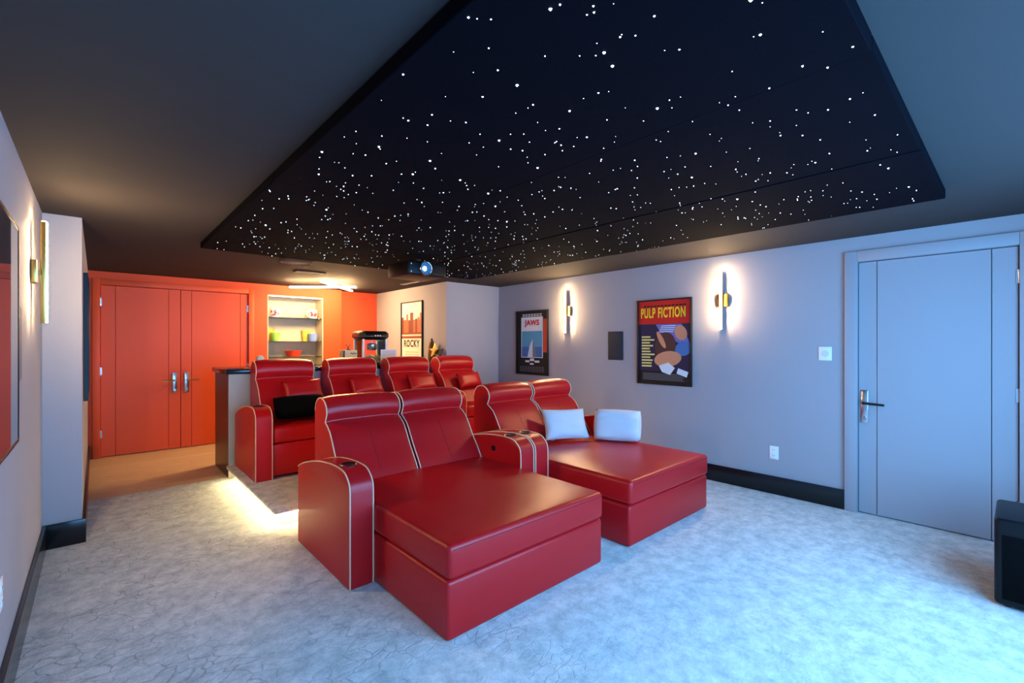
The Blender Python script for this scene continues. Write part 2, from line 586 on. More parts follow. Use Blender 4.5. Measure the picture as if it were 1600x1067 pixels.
# grey door on the right wall; local x runs towards -Y
dw = DY1 - DY0
d1 = thing('door_1', (XR, DY1, 0), 'blue-grey flush door with two vertical grooves and a chrome lever', None, rotz=-PI / 2, local=True, kind='structure')
lf = leaf(d1, 0, dw, DH, 0.128, 0.795, M['bluedoor'], M['bluedoor'])
lf.location.y = 0.004
lever_set(lf, 0.045, 0.945, 1, M['darkmetal'])
casing(d1, 0, dw, DH, 0.092, M['bluedoor'])
for z in (0.28, 1.08, 1.93):
    hinge(d1, dw + 0.001, z)

# red double door
d2 = thing('door_2', (RX0, YB, 0), 'red double door with grooved leaves and chrome levers', None, local=True, kind='structure')
dm = (RX1 - RX0) / 2
l1 = leaf(d2, 0, dm, RH, 0.145, dm - 0.135, M['reddoor'], M['reddoor'])
l2 = leaf(d2, dm, 2 * dm, RH, dm + 0.125, 2 * dm - 0.105, M['reddoor'], M['reddoor'])
lever_set(l1, dm - 0.068, 0.945, -1, M['gold'])
lever_set(l2, dm + 0.068, 0.945, 1, M['gold'])
casing(d2, 0, 2 * dm, RH, 0.075, M['reddoor'])
for x in (-0.001, 2 * dm + 0.001):
    for z in (0.3, 1.1, 1.98):
        hinge(d2, x, z)

# ------------------------------------------------------------------ star ceiling
PX = [0.70, 1.70, 2.73, 3.74]
PY = [0.29, 2.66, 4.97]
PZ = 2.312
sc_ = thing('star_ceiling', ((PX[0] + PX[3]) / 2, (PY[0] + PY[2]) / 2, PZ), 'black dropped ceiling panel dotted with tiny white star lights', 'star ceiling')
box('backing_frame', PX[0] + 0.01, PX[3] - 0.01, PY[0] + 0.01, PY[2] - 0.01, PZ + 0.02, H, M['starpanel'], sc_)
for i in range(3):
    for j in range(2):
        g = 0.003
        dz = (0.0, 0.004, 0.001)[i] + (0.0, 0.003)[j]
        box('star_panel', PX[i] + (g if i else 0), PX[i + 1] - (g if i < 2 else 0), PY[j] + (g if j else 0), PY[j + 1] - (g if j == 0 else 0),
            PZ + dz, H - 0.002, M['starpanel'], sc_, bev=0.003, seg=1)

SY, CY = math.sin(YAW), math.cos(YAW)
def pix_dir(px, py):
    u = px - 800.0; v = py - 537.0
    return Vector((FPX * SY + u * CY, FPX * CY - u * SY, -v))
def on_z(px, py, z):
    d = pix_dir(px, py)
    t = (z - CAMZ) / d.z
    return Vector((d.x * t, d.y * t, z))
BRIGHT = [(944, 82), (957, 103), (780, 219), (656, 79), (630, 116), (732, 27), (808, 133), (754, 151), (935, 145), (1027, 169),
          (1188, 54), (1254, 103), (675, 179), (728, 191), (592, 229), (672, 251), (680, 263), (1059, 273), (996, 261), (1328, 156),
          (1254, 213), (1274, 255), (1181, 284), (451, 311), (510, 328), (774, 323), (503, 237), (638, 188), (917, 214), (890, 173),
          (860, 14), (875, 7), (928, 19), (1173, 0), (498, 272), (415, 352), (388, 345), (1081, 278), (1087, 241), (892, 295),
          (792, 347), (879, 328), (1296, 241), (1180, 300), (1152, 311), (1062, 318), (1420, 292), (1388, 263), (1367, 181), (537, 291),
          (460, 372), (397, 370), (659, 316), (693, 301), (840, 262), (719, 281), (645, 272), (763, 302), (551, 274), (535, 175)]
def dome(bm, c, r):
    n = 6
    top = bm.verts.new((c[0], c[1], c[2] - r * 1.0))
    ring = [bm.verts.new((c[0] + r * math.cos(2 * PI * k / n), c[1] + r * math.sin(2 * PI * k / n), c[2])) for k in range(n)]
    for k in range(n):
        bm.faces.new([top, ring[k], ring[(k + 1) % n]])
def panel_z(x, y):
    i = 0 if x < PX[1] else (1 if x < PX[2] else 2)
    j = 0 if y < PY[1] else 1
    return PZ + (0.0, 0.004, 0.001)[i] + (0.0, 0.003)[j]
bm = bmesh.new()
dome(bm, (0, 0, 0), 0.0034)
sm = bpy.data.meshes.new('star_light'); bm.to_mesh(sm); bm.free()
sm.materials.append(M['starbright'])
random.seed(11)
taken = []
for px, py in BRIGHT:
    p = on_z(px, py, PZ)
    if not (PX[0] + 0.01 < p.x < PX[3] - 0.01 and PY[0] + 0.01 < p.y < PY[2] - 0.01):
        continue
    o = bpy.data.objects.new('star_light', sm)
    link(o, sc_)
    o.location = Vector((p.x, p.y, panel_z(p.x, p.y) - 0.0005)) - ORG[sc_.name]
    s = random.choice((0.75, 0.9, 1.1, 1.35))
    o.scale = (s, s, s)
    taken.append(p)
bm = bmesh.new()
cnt = 0
while cnt < 800:
    x = random.uniform(PX[0] + 0.02, PX[3] - 0.02); y = random.uniform(PY[0] + 0.02, PY[2] - 0.02)
    if min(abs(x - PX[1]), abs(x - PX[2])) < 0.008 or abs(y - PY[1]) < 0.008:
        continue
    r = random.choice((0.0012, 0.0015, 0.0018, 0.0022, 0.0029))
    dome(bm, (x, y, panel_z(x, y) - 0.0005), r)
    cnt += 1
props(finish('star_points', bm, M['star'], sc_), kind='stuff')

# ------------------------------------------------------------------ platform under the rear seats
RZ = 0.15
PLX0, PLY0 = 1.030, 3.880
pl = thing('seating_platform', (2.7, 4.8, 0), 'low carpeted platform with a glowing strip under its lip', 'platform')
box('riser', PLX0 + 0.07, XR - 0.03, PLY0 + 0.07, YBUMP - 0.002, 0, RZ - 0.035, M['carpet'], pl)
box('carpeted_top', PLX0, XR - 0.026, PLY0, YBUMP - 0.002, RZ - 0.035, RZ, M['carpet'], pl, bev=0.012, seg=3)
bm = bmesh.new()
abox(bm, PLX0 + 0.018, PLX0 + 0.026, PLY0 + 0.018, YBUMP - 0.06, RZ - 0.049, RZ - 0.035)
abox(bm, PLX0 + 0.026, XR - 0.08, PLY0 + 0.018, PLY0 + 0.026, RZ - 0.049, RZ - 0.035)
finish('light_strip', bm, M['riserled'], pl)

# ------------------------------------------------------------------ seats
ARM = [(0.93, 0.55), (0.80, 0.60), (0.62, 0.645), (0.42, 0.678), (0.22, 0.690), (0.10, 0.682), (0.045, 0.655), (0.010, 0.615), (0.0, 0.565)]
BACK_FRONT = [(0.46, 0.40), (0.53, 0.52), (0.63, 0.655), (0.71, 0.775), (0.775, 0.845), (0.825, 0.876), (0.812, 0.905), (0.797, 0.945),
              (0.806, 0.995), (0.845, 1.036), (0.905, 1.057), (0.97, 1.048), (1.015, 1.01), (1.035, 0.95)]

def make_arm(root, x0, x1, y0, z0, hole=None, ln=1.0):
    """arm rest with piping on both outlines and a cup holder; y0 is its front, z0 the floor under it"""
    prof = [(y0 + a * ln, z0 + b) for a, b in catmull(ARM, 4)]
    out = prof + [(y0, z0 + 0.004), (y0 + 0.93 * ln, z0 + 0.004)]
    bm = bmesh.new()
    # slightly rounded edges: inset end outlines
    def ring(x, d):
        cy = y0 + 0.46 * ln; cz = z0 + 0.33
        return [bm.verts.new((x, y + (d if y < cy else -d), zz - (d if zz > cz else 0))) for y, zz in out]
    rs = [ring(x0, 0.008), ring(x0 + 0.006, 0.0), ring(x1 - 0.006, 0.0), ring(x1, 0.008)]
    k = len(out)
    for A, B in zip(rs, rs[1:]):
        for i in range(k):
            bm.faces.new([A[i], A[(i + 1) % k], B[(i + 1) % k], B[i]])
    bm.faces.new(rs[0][::-1]); bm.faces.new(rs[-1])
    arm = finish('armrest', bm, M['leather'], root, angle=30)
    for x in (x0 + 0.003, x1 - 0.003):
        pts = [(x, y, z) for y, z in prof] + [(x, y0 - 0.0005, z0 + zz) for zz in (0.45, 0.3, 0.15, 0.006)]
        tube('piping', pts, 0.0048, M['piping'], arm, n=6)
    # cup holder
    cx = (x0 + x1) / 2; cy = y0 + 0.20 * ln; cz = z0 + 0.690
    bm = bmesh.new()
    alathe(bm, [(0.050, -0.004), (0.054, 0.004), (0.050, 0.008), (0.043, 0.007)], (cx, cy, cz), 28)
    ch = finish('cup_holder', bm, M['chrome'], arm)
    lathe('cup', [(0.0, -0.02 + 0.024), (0.040, -0.02 + 0.024), (0.044, 0.0065)], (cx, cy, cz), M['black'], ch)
    if hole:
        xx = x0 - 0.001 if hole < 0 else x1 + 0.001
        bm = bmesh.new()
        acyl(bm, (xx, y0 + 0.33, z0 + 0.575), 0.024, 0.024, 0.008, 'X', 20)
        finish('control_button', bm, M['black'], arm)
    return arm

def make_back(root, x0, x1, y0, z0, stretch=1.0):
    """padded back with a rolled head rest; front outline from BACK_FRONT"""
    fr = [(y0 + a, z0 + 0.40 + (b - 0.40) * stretch) for a, b in catmull(BACK_FRONT, 4)]
    out = fr + [(y0 + 1.035, z0 + 0.70), (y0 + 1.02, z0 + 0.20), (y0 + 0.60, z0 + 0.20)]
    cy, cz = y0 + 0.86, z0 + 0.62
    bm = bmesh.new()
    rs = []
    W = x1 - x0
    for s in (0, 0.012, 0.04, 0.10, 0.2, 0.35, 0.5, 0.65, 0.8, 0.9, 0.96, 0.988, 1):
        e = abs(2 * s - 1)
        k = 1 - 0.045 * e ** 5 - (0.02 if s in (0, 1) else 0)
        rs.append([bm.verts.new((x0 + W * s, cy + (y - cy) * (k if y < cy else (0.99 if s in (0, 1) else 1)), cz + (z - cz) * (k if z > cz + 0.2 else 1))) for y, z in out])
    n = len(out)
    for A, B in zip(rs, rs[1:]):
        for i in range(n):
            bm.faces.new([A[i], A[(i + 1) % n], B[(i + 1) % n], B[i]])
    bm.faces.new(rs[0][::-1]); bm.faces.new(rs[-1])
    bk = finish('backrest', bm, M['leather'], root, angle=32)
    for s, xx in ((0.012, x0 + 0.004), (0.988, x1 - 0.004)):
        k = 1 - 0.045 * (0.976) ** 5
        pts = [(xx, cy + (y - cy) * (k if y < cy else 1) - 0.001, cz + (z - cz) * (k if z > cz + 0.2 else 1) + 0.001) for y, z in fr]
        tube('piping', pts, 0.0050, M['piping'], bk, n=6)
    # centre seam of the lower cushion
    pts = [((x0 + x1) / 2, y - 0.0004, z) for y, z in fr[4:14]]
    tube('seam', pts, 0.0016, M['stitch'], bk, n=5)
    # crease under the head roll
    ny, nz = fr[20]
    tube('crease', [(x0 + W * 0.03, ny + 0.004, nz), (x0 + W * 0.5, ny - 0.001, nz), (x1 - W * 0.03, ny + 0.004, nz)], 0.0016, M['leather'], bk, n=5)
    return bk

def make_chaise(x_arm0, x_arm1, x_base1, x_arm2, y_arm, y_front, label, hole):
    root = thing('chaise_sofa', ((x_arm0 + x_arm2) / 2, y_front, 0), label, 'sofa', 'red double chaises in the front row')
    make_arm(root, x_arm0, x_arm1, y_arm, 0.0)
    make_arm(root, x_base1, x_arm2, y_arm, 0.0, hole)
    b0, b1 = x_arm1 + 0.001, x_base1 - 0.001
    bm = bmesh.new()
    abox(bm, b0, b1, y_front + 0.012, y_arm + 0.95, 0.006, 0.300, 0.022, 3)
    finish('base', bm, M['leather'], root)
    # thick top cushion with a softly crowned top
    bm = bmesh.new()
    b2 = bmesh.new()
    nx, ny = 14, 18
    abox(b2, b0, b1, y_front, y_arm + 0.56, 0.302, 0.478, 0.032, 4)
    bmesh.ops.subdivide_edges(b2, edges=[e for e in b2.edges if e.calc_length() > 0.3], cuts=7, use_grid_fill=True)
    cx, cy = (b0 + b1) / 2, (y_front + y_arm + 0.56) / 2
    for v in b2.verts:
        if v.co.z > 0.46:
            u = (v.co.x - cx) / (b1 - b0) * 2; t = (v.co.y - cy) / (y_arm + 0.56 - y_front) * 2
            v.co.z += 0.020 * max(0, 1 - u * u) * max(0, 1 - t * t)
    merge(bm, b2)
    cu = finish('seat_cushion', bm, M['leather'], root, angle=60)
    # stitched seam round the top edge
    z = 0.452
    tube('seam', [(b0 + 0.02, y_front - 0.0002, z), (b1 - 0.02, y_front - 0.0002, z)], 0.0014, M['stitch'], cu, n=5)
    mid = (b0 + b1) / 2
    make_back(root, b0, mid - 0.010, y_arm - 0.02, 0.0)
    make_back(root, mid + 0.010, b1, y_arm - 0.02, 0.0)
    return root

make_chaise(1.10, 1.25, 2.475, 2.625, 2.63, 1.83, 'red leather double chaise with empty cushion and cream piped arms', -1)
make_chaise(2.64, 2.79, 3.995, 4.145, 2.63, 1.83, 'red leather double chaise holding two white pillows beside the grey wall', None)

RY = 4.775          # front of the rear seats
SEATW, ARMW = 0.61, 0.15
def make_recliner(x, first, label):
    """x is the left side of the seat; the first one has an arm on both sides"""
    root = thing('recliner', (x + SEATW / 2, RY + 0.45, RZ), label, 'recliner', 'red recliners in the rear row')
    if first:
        make_arm(root, x - ARMW, x - 0.001, RY, RZ, ln=0.92)
    make_arm(root, x + SEATW + 0.001, x + SEATW + ARMW - 0.001, RY, RZ, ln=0.92)
    a, b = x + 0.001, x + SEATW - 0.001
    box('footrest', a, b, RY + 0.012, RY + 0.10, RZ + 0.03, RZ + 0.335, M['leather'], root, bev=0.016, seg=3)
    box('base', a + 0.003, b - 0.003, RY + 0.10, RY + 0.86, RZ + 0.004, RZ + 0.33, M['leather'], root, bev=0.006)
    box('seat_cushion', a, b, RY + 0.004, RY + 0.60, RZ + 0.338, RZ + 0.50, M['leather'], root, bev=0.035, seg=4)
    make_back(root, a + 0.003, b - 0.003, RY - 0.15, RZ, 1.11)
    return root
rx0 = 1.25
make_recliner(rx0, True, 'red recliner with a black cushion, next to the end of the bar')
make_recliner(rx0 + 0.765, False, 'red recliner with one red pillow, second from the bar end')
make_recliner(rx0 + 2 * 0.765, False, 'red recliner with one red pillow, third from the bar end')
make_recliner(rx0 + 3 * 0.765, False, 'red recliner with one red pillow, in front of the grey wall block')

# ------------------------------------------------------------------ pillows
def pillow_mesh(name, W, Hh, t, m, n=18, pinch=0.07, expo=4, wr=0.0, seed=1):
    random.seed(seed)
    ph = [random.uniform(0, 6) for _ in range(6)]
    bm = bmesh.new()
    def pt(i, j, s):
        u = -1 + 2 * i / n; v = -1 + 2 * j / n
        x = W / 2 * u * (1 - pinch * (1 - v * v)); z = Hh / 2 * v * (1 - pinch * (1 - u * u))
        f = max(0.0, (1 - abs(u) ** expo) * (1 - abs(v) ** expo)) ** 0.55
        y = s * t / 2 * f
        y += s * wr * f * (math.sin(7 * v + 3 * u + ph[0]) + 0.6 * math.sin(13 * v - 2 * u + ph[1]))
        return (x, y, z)
    F = [[bm.verts.new(pt(i, j, -1)) for j in range(n + 1)] for i in range(n + 1)]
    B = [[F[i][j] if i in (0, n) or j in (0, n) else bm.verts.new(pt(i, j, 1)) for j in range(n + 1)] for i in range(n + 1)]
    for i in range(n):
        for j in range(n):
            bm.faces.new([F[i][j], F[i + 1][j], F[i + 1][j + 1], F[i][j + 1]])
            q = [B[i][j], B[i][j + 1], B[i + 1][j + 1], B[i + 1][j]]
            try:
                bm.faces.new(q)
            except ValueError:
                pass
    bmesh.ops.recalc_face_normals(bm, faces=bm.faces)
    me = bpy.data.meshes.new(name)
    bm.to_mesh(me); bm.free()
    me.materials.append(m)
    me.polygons.foreach_set('use_smooth', [True] * len(me.polygons))
    return me

def place(name, me, loc, rot, label, cat, group=None):
    o = bpy.data.objects.new(name, me)
    C.objects.link(o)
    o.location = loc
    o.rotation_euler = rot
    return props(o, label, cat, group)

place('throw_pillow', pillow_mesh('white_pillow', 0.47, 0.32, 0.13, M['pillow'], wr=0.003), (3.45, 3.02, 0.655), Euler((R(-30), R(1), R(-25))),
      'flat white pillow with pinched corners leaning on the chaise back', 'pillow', 'white pillows on the chaise')
place('throw_pillow', pillow_mesh('white_pillow_puffy', 0.44, 0.30, 0.16, M['pillow'], pinch=-0.05, expo=6, wr=0.005, seed=5), (3.83, 2.67, 0.645), Euler((R(-24), R(0), R(-60))),
      'puffy white pillow with rounded top leaning by the chaise arm', 'pillow', 'white pillows on the chaise')
red_p = pillow_mesh('red_pillow', 0.42, 0.22, 0.10, M['leather'], pinch=0.05)
def rear(x, k): return rx0 + k * 0.765 + x
for k, (x, z, y, lab) in enumerate(((0.43, 0.80, 0.565, 'small red leather pillow resting above a black cushion'),
                                  (0.40, 0.80, 0.565, 'small red leather pillow on the second recliner from the bar end'),
                                  (0.40, 0.80, 0.565, 'small red leather pillow on the third recliner from the bar end'),
                                  (0.38, 0.79, 0.535, 'small red leather pillow on the recliner by the grey wall block'))):
    place('throw_pillow', red_p, (rear(x, k), RY + y - 0.08, RZ + z), Euler((R(-26), R(-2), R(4))), lab, 'pillow', 'red pillows on the recliners')
place('throw_pillow', pillow_mesh('black_pillow', 0.49, 0.24, 0.15, M['matteblack'], pinch=-0.04, expo=4), (rear(0.335, 0), RY + 0.27, RZ + 0.645), Euler((R(-34), 0, R(1))),
      'black cushion propped under a red pillow on the recliner seat', 'cushion')

# ------------------------------------------------------------------ bar counter
BX0, BX1, BY0, BY1, BZ = 1.06, XBUMP - 0.004, YBUMP + 0.04, 6.46, 1.17
bc = thing('bar_counter', ((BX0 + BX1) / 2, (BY0 + BY1) / 2, 0), 'long bar with grey front panel and black stone top behind the recliners', 'bar counter')
box('front_panel', BX0, BX1, BY0, BY0 + 0.02, 0, BZ - 0.05, M['counterpanel'], bc)
box('end_panel', BX0 - 0.002, BX0 + 0.02, BY0 + 0.02, BY1, 0, BZ - 0.05, M['counterside'], bc)
box('body', BX0 + 0.02, BX1, BY0 + 0.02, BY1, 0, BZ - 0.05, M['counterside'], bc)
box('worktop', BX0 - 0.03, BX1, BY0 - 0.025, BY1 + 0.03, BZ - 0.05, BZ, M['countertop'], bc, bev=0.004)

# ------------------------------------------------------------------ wall lights
def sconce(x, y, z0, rot, label):
    s = thing('wall_sconce', (x, y, z0), label, 'wall light', 'slim bar wall lights', rotz=rot, local=True)
    box('backplate', -0.06, 0.06, -0.028, -0.001, 0.235, 0.365, M['gold'], s, bev=0.004)
    box('arm', -0.012, 0.012, -0.045, -0.028, 0.285, 0.315, M['gold'], s)
    box('channel', -0.012, 0.012, -0.062, -0.038, 0.0, 0.60, M['gold'], s, bev=0.002)
    box('diffuser', -0.0105, 0.0105, -0.069, -0.0615, 0.004, 0.596, M['led'], s, bev=0.003)
    box('end_light', -0.009, 0.009, -0.062, -0.044, 0.600, 0.602, M['led'], s)
    return s
sconce(XR, 2.07, 1.60, -PI / 2, 'lit gold bar sconce between the red topped poster and the grey door')
sconce(XR, 4.20, 1.60, -PI / 2, 'lit gold bar sconce beside the black framed blue poster')
sconce(XL, 3.86, 1.57, PI / 2, 'lit gold bar sconce on the wall between glazed poster and wall step')

# ------------------------------------------------------------------ posters (local: x across, z up, -y to the room)
def poster(x, y, z0, rot, W, Hh, label, frame_m, name='framed_poster'):
    p = thing(name, (x, y, z0), label, 'poster', None, rotz=rot, local=True)
    bm = bmesh.new()
    fw, fd = 0.016, 0.030
    abox(bm, -W / 2, -W / 2 + fw, -fd, -0.001, 0, Hh, 0.002, 1)
    abox(bm, W / 2 - fw, W / 2, -fd, -0.001, 0, Hh, 0.002, 1)
    abox(bm, -W / 2 + fw, W / 2 - fw, -fd, -0.001, 0, fw, 0.002, 1)
    abox(bm, -W / 2 + fw, W / 2 - fw, -fd, -0.001, Hh - fw, Hh, 0.002, 1)
    finish('frame', bm, frame_m, p)
    return p
def sheet(p, W, Hh, m, front=-0.012):
    return box('print_sheet', -W / 2 + 0.012, W / 2 - 0.012, front, -0.002, 0.012, Hh - 0.012, m, p)
def rect(bm, x0, x1, z0, z1, lay, mi):
    apoly(bm, [(x0, z0), (x1, z0), (x1, z1), (x0, z1)], -0.012 - 0.0006 * lay, 0, mi)
def ell(bm, cx, cz, rx_, rz_, lay, mi, n=20, rot=0.0):
    pts = []
    for k in range(n):
        a = 2 * PI * k / n
        x, z = rx_ * math.cos(a), rz_ * math.sin(a)
        pts.append((cx + x * math.cos(rot) - z * math.sin(rot), cz + x * math.sin(rot) + z * math.cos(rot)))
    apoly(bm, pts, -0.012 - 0.0006 * lay, 0, mi)
INK = {k: flat('ink_' + k, *v) for k, v in dict(black=(14, 13, 16), white=(226, 226, 226), red=(206, 30, 26), yellow=(246, 206, 40), orange=(210, 70, 36),
       sea=(88, 158, 192), deep=(66, 112, 170), pale=(214, 224, 230), navy=(34, 28, 62), violet=(110, 104, 176), tan=(206, 140, 104), brown=(78, 44, 42),
       sepia=(170, 96, 72), sepiadark=(112, 62, 50), paper=(232, 222, 210), grey=(120, 124, 130), lemon=(226, 214, 120)).items()}
IK = list(INK.keys()); IM = [INK[k] for k in IK]
def ix(k): return IK.index(k)
random.seed(8)

# poster with yellow title on a red band
W_, H_ = 0.68, 0.99
p = poster(XR, 2.745, 0.975, -PI / 2, W_, H_, 'framed movie poster with yellow title lettering on a red band', M['frameblack'])
sheet(p, W_, H_, INK['navy'])
bm = bmesh.new()
rect(bm, -0.324, 0.324, 0.705, 0.974, 1, ix('red'))
rect(bm, -0.324, 0.324, 0.016, 0.16, 1, ix('black'))
apoly(bm, [(-0.10, 0.70), (0.22, 0.70), (0.324, 0.46), (0.324, 0.40), (0.05, 0.56), (-0.04, 0.60)], -0.0130, 0, ix('violet'))
for k in range(4):
    rect(bm, -0.06 + 0.01 * k, 0.12 + 0.01 * k, 0.610 + 0.022 * k, 0.618 + 0.022 * k, 3, ix('pale'))
ell(bm, 0.21, 0.60, 0.07, 0.09, 3, ix('tan'), rot=0.5)
ell(bm, 0.24, 0.42, 0.10, 0.08, 3, ix('deep'), rot=0.3)
ell(bm, 0.02, 0.45, 0.13, 0.16, 3, ix('brown'), rot=-0.2)
ell(bm, 0.05, 0.30, 0.17, 0.09, 4, ix('tan'), rot=0.15)
apoly(bm, [(-0.06, 0.22), (0.06, 0.26), (0.14, 0.20), (0.08, 0.12), (-0.02, 0.15)], -0.0150, 0, ix('pale'))
apoly(bm, [(0.18, 0.20), (0.30, 0.16), (0.28, 0.10), (0.16, 0.14)], -0.0150, 0, ix('pale'))
ell(bm, -0.03, 0.52, 0.03, 0.11, 4, ix('tan'), rot=0.5)
for k in range(11):                                        # rows of small print
    rect(bm, -0.285, -0.285 + random.uniform(0.10, 0.17), 0.545 - 0.034 * k, 0.563 - 0.034 * k, 4, ix('lemon'))
for k in range(5):
    rect(bm, -0.27, 0.25 - 0.02 * (k % 2), 0.055 + 0.017 * k, 0.060 + 0.017 * k, 2, ix('grey'))
for k in range(12):
    x = -0.26 + 0.045 * k
    rect(bm, x, x + 0.036, 0.905, 0.922, 2, ix('black'))
finish('artwork', bm, IM, p, smooth=False)
lettering('title_lettering', 'PULP FICTION', 0.12, 0.56, -0.015, -0.0145, 0.775, INK['yellow'], p, bold=0.0035, height=0.12)

# poster with JAWS title
W_, H_ = 0.68, 0.965
p = poster(XR, 4.905, 0.985, -PI / 2, W_, H_, 'black framed movie poster with short red title lettering above blue', M['frameblack'])
sheet(p, W_, H_, INK['black'])
bm = bmesh.new()
rect(bm, -0.23, 0.23, 0.255, 0.865, 1, ix('white'))
rect(bm, -0.215, 0.215, 0.265, 0.655, 2, ix('sea'))
rect(bm, -0.215, 0.215, 0.265, 0.42, 3, ix('deep'))
apoly(bm, [(-0.09, 0.265), (0.10, 0.265), (0.07, 0.40), (0.02, 0.54), (-0.05, 0.42)], -0.0144, 0, ix('pale'))      # plain pale peak
apoly(bm, [(0.02, 0.265), (0.10, 0.265), (0.07, 0.40), (0.02, 0.54)], -0.0150, 0, ix('grey'))
rect(bm, 0.24, 0.315, 0.34, 0.83, 1, ix('orange'))
for k in range(2):
    for j in range(7):
        x = -0.20 + 0.06 * j
        rect(bm, x, x + 0.048, 0.90 - 0.024 * k, 0.912 - 0.024 * k, 1, ix('white'))
for x0, x1, z0, z1 in ((-0.14, -0.05, 0.185, 0.215), (-0.04, 0.05, 0.205, 0.245), (0.06, 0.16, 0.185, 0.215), (-0.04, 0.04, 0.15, 0.175)):
    rect(bm, x0, x1, z0, z1, 1, ix('white'))
for k in range(4):
    for j in range(9):
        x = -0.26 + 0.058 * j
        rect(bm, x, x + 0.046, 0.048 + 0.022 * k, 0.055 + 0.022 * k, 1, ix('grey'))
finish('artwork', bm, IM, p, smooth=False)
lettering('title_lettering', 'JAWS', 0.12, 0.31, 0.0, -0.0145, 0.715, INK['red'], p, bold=0.005, height=0.11)

# poster with ROCKY title on the wall block
W_, H_ = 0.68, 0.96
p = poster(XBUMP, 6.665, 1.18, -PI / 2, W_, H_, 'framed sepia and white movie poster with black title lettering', M['frameblack'])
sheet(p, W_, H_, INK['paper'])
bm = bmesh.new()
rect(bm, -0.324, 0.324, 0.355, 0.66, 1, ix('sepia'))
for k in range(9):                                         # plain skyline blocks
    x = -0.32 + 0.072 * k
    rect(bm, x, x + 0.06, 0.45, 0.64 + random.uniform(0, 0.14), 2, ix('sepia' if k % 3 else 'sepiadark'))
rect(bm, -0.05, 0.05, 0.45, 0.78, 3, ix('sepiadark'))
for k in range(3):
    rect(bm, -0.324, 0.324, 0.365 + 0.035 * k, 0.382 + 0.035 * k, 3, ix('paper' if k % 2 else 'sepiadark'))
for k in range(3):
    rect(bm, -0.22, 0.22, 0.05 + 0.04 * k, 0.057 + 0.04 * k, 1, ix('grey'))
finish('artwork', bm, IM, p, smooth=False)
lettering('title_lettering', 'ROCKY', 0.12, 0.50, 0.0, -0.0145, 0.215, INK['black'], p, bold=0.0035, height=0.12)

# glazed poster on the left wall and a frame further back
p = poster(XL, 2.62, 1.02, PI / 2, 0.67, 0.94, 'glazed poster in a thin black frame mirroring the red door', M['frameblack'])
sheet(p, 0.67, 0.94, mat('dark_print', rgb(70, 68, 70), 0.02, spec=0.8, var=0.3, vscale=6), -0.028)
p = poster(XL2, 5.45, 0.99, PI / 2, 0.86, 1.03, 'black framed picture on the stepped wall beside the red doors', M['frameblack'])
sheet(p, 0.86, 1.03, mat('charcoal_print', rgb(40, 40, 42), 0.3, var=0.3, vscale=5))

# ------------------------------------------------------------------ wall speakers, switch, outlets
def wall_speaker(x, y, z0, rot, m, label):
    s = thing('wall_speaker', (x, y, z0), label, 'speaker', 'flush wall speakers', rotz=rot, local=True)
    box('bezel', -0.112, 0.112, -0.010, 0.0, 0, 0.36, m, s, bev=0.004)
    box('grille', -0.104, 0.104, -0.014, -0.008, 0.008, 0.352, m, s, bev=0.004)
wall_speaker(XR, 3.41, 1.245, -PI / 2, M['grille'], 'dark flush wall speaker between a sconce and a poster')
wall_speaker(XL, 3.14, 1.27, PI / 2, M['grazelitgrille'], 'flush wall speaker painted pale as in grazing light, beside the glazed poster')
s = thing('light_switch', (XR, 1.165, 1.30), 'white dimmer switch plate beside the grey door', 'switch', rotz=-PI / 2, local=True)
box('plate', -0.05, 0.05, -0.007, 0, 0, 0.122, M['white'], s, bev=0.003)
lathe_bm = bmesh.new(); acyl(lathe_bm, (0, -0.009, 0.061), 0.030, 0.028, 0.008, 'Y', 28)
finish('dial', lathe_bm, mat('switch_dial', rgb(214, 210, 222), 0.4), s)
def outlet(x, y, z0, rot, label):
    s = thing('wall_outlet', (x, y, z0), label, 'outlet', 'white wall outlets', rotz=rot, local=True)
    box('plate', -0.04, 0.04, -0.007, 0, 0, 0.125, M['white'], s, bev=0.003)
    for z in (0.036, 0.089):
        sk = box('socket', -0.018, 0.018, -0.010, -0.006, z - 0.015, z + 0.015, M['white'], s, bev=0.003)
        bm = bmesh.new()
        abox(bm, -0.009, -0.006, -0.0105, -0.0095, z - 0.003, z + 0.008)
        abox(bm, 0.006, 0.009, -0.0105, -0.0095, z - 0.003, z + 0.008)
        finish('slot', bm, M['black'], sk)
outlet(XR, 1.585, 0.335, -PI / 2, 'white outlet on the grey wall above black baseboard near the door')
outlet(XL, 2.66, 0.41, PI / 2, 'white outlet low on the wall below the glazed poster')

# ------------------------------------------------------------------ ceiling fittings
xl = thing('cross_ceiling_light', (2.67, 7.02, H - 0.05), 'two crossed lit bars fixed to the ceiling over the bar', 'ceiling light')
def bar(p0, p1, z):
    d = Vector((p1[0] - p0[0], p1[1] - p0[1], 0)); L = d.length
    rot = Matrix.Rotation(math.atan2(d.y, d.x), 3, 'Z')
    mid = ((p0[0] + p1[0]) / 2, (p0[1] + p1[1]) / 2, z)
    for nm, z0, z1, hw, mm in (('bar_channel', z + 0.020, z + 0.028, 0.011, M['white']), ('diffuser', z, z + 0.020, 0.012, M['crossled'])):
        bm = bmesh.new()
        abox(bm, mid[0] - L / 2, mid[0] + L / 2, mid[1] - hw, mid[1] + hw, z0, z1, 0.002, 1, 0, rot, mid)
        finish(nm, bm, mm, xl)
bar((2.14, 7.28), (2.88, 6.66), H - 0.085)
bar((2.36, 6.62), (3.16, 7.46), H - 0.050)
cyl('mount', (2.66, 6.94, H - 0.013), 0.05, 0.05, 0.025, M['white'], xl)

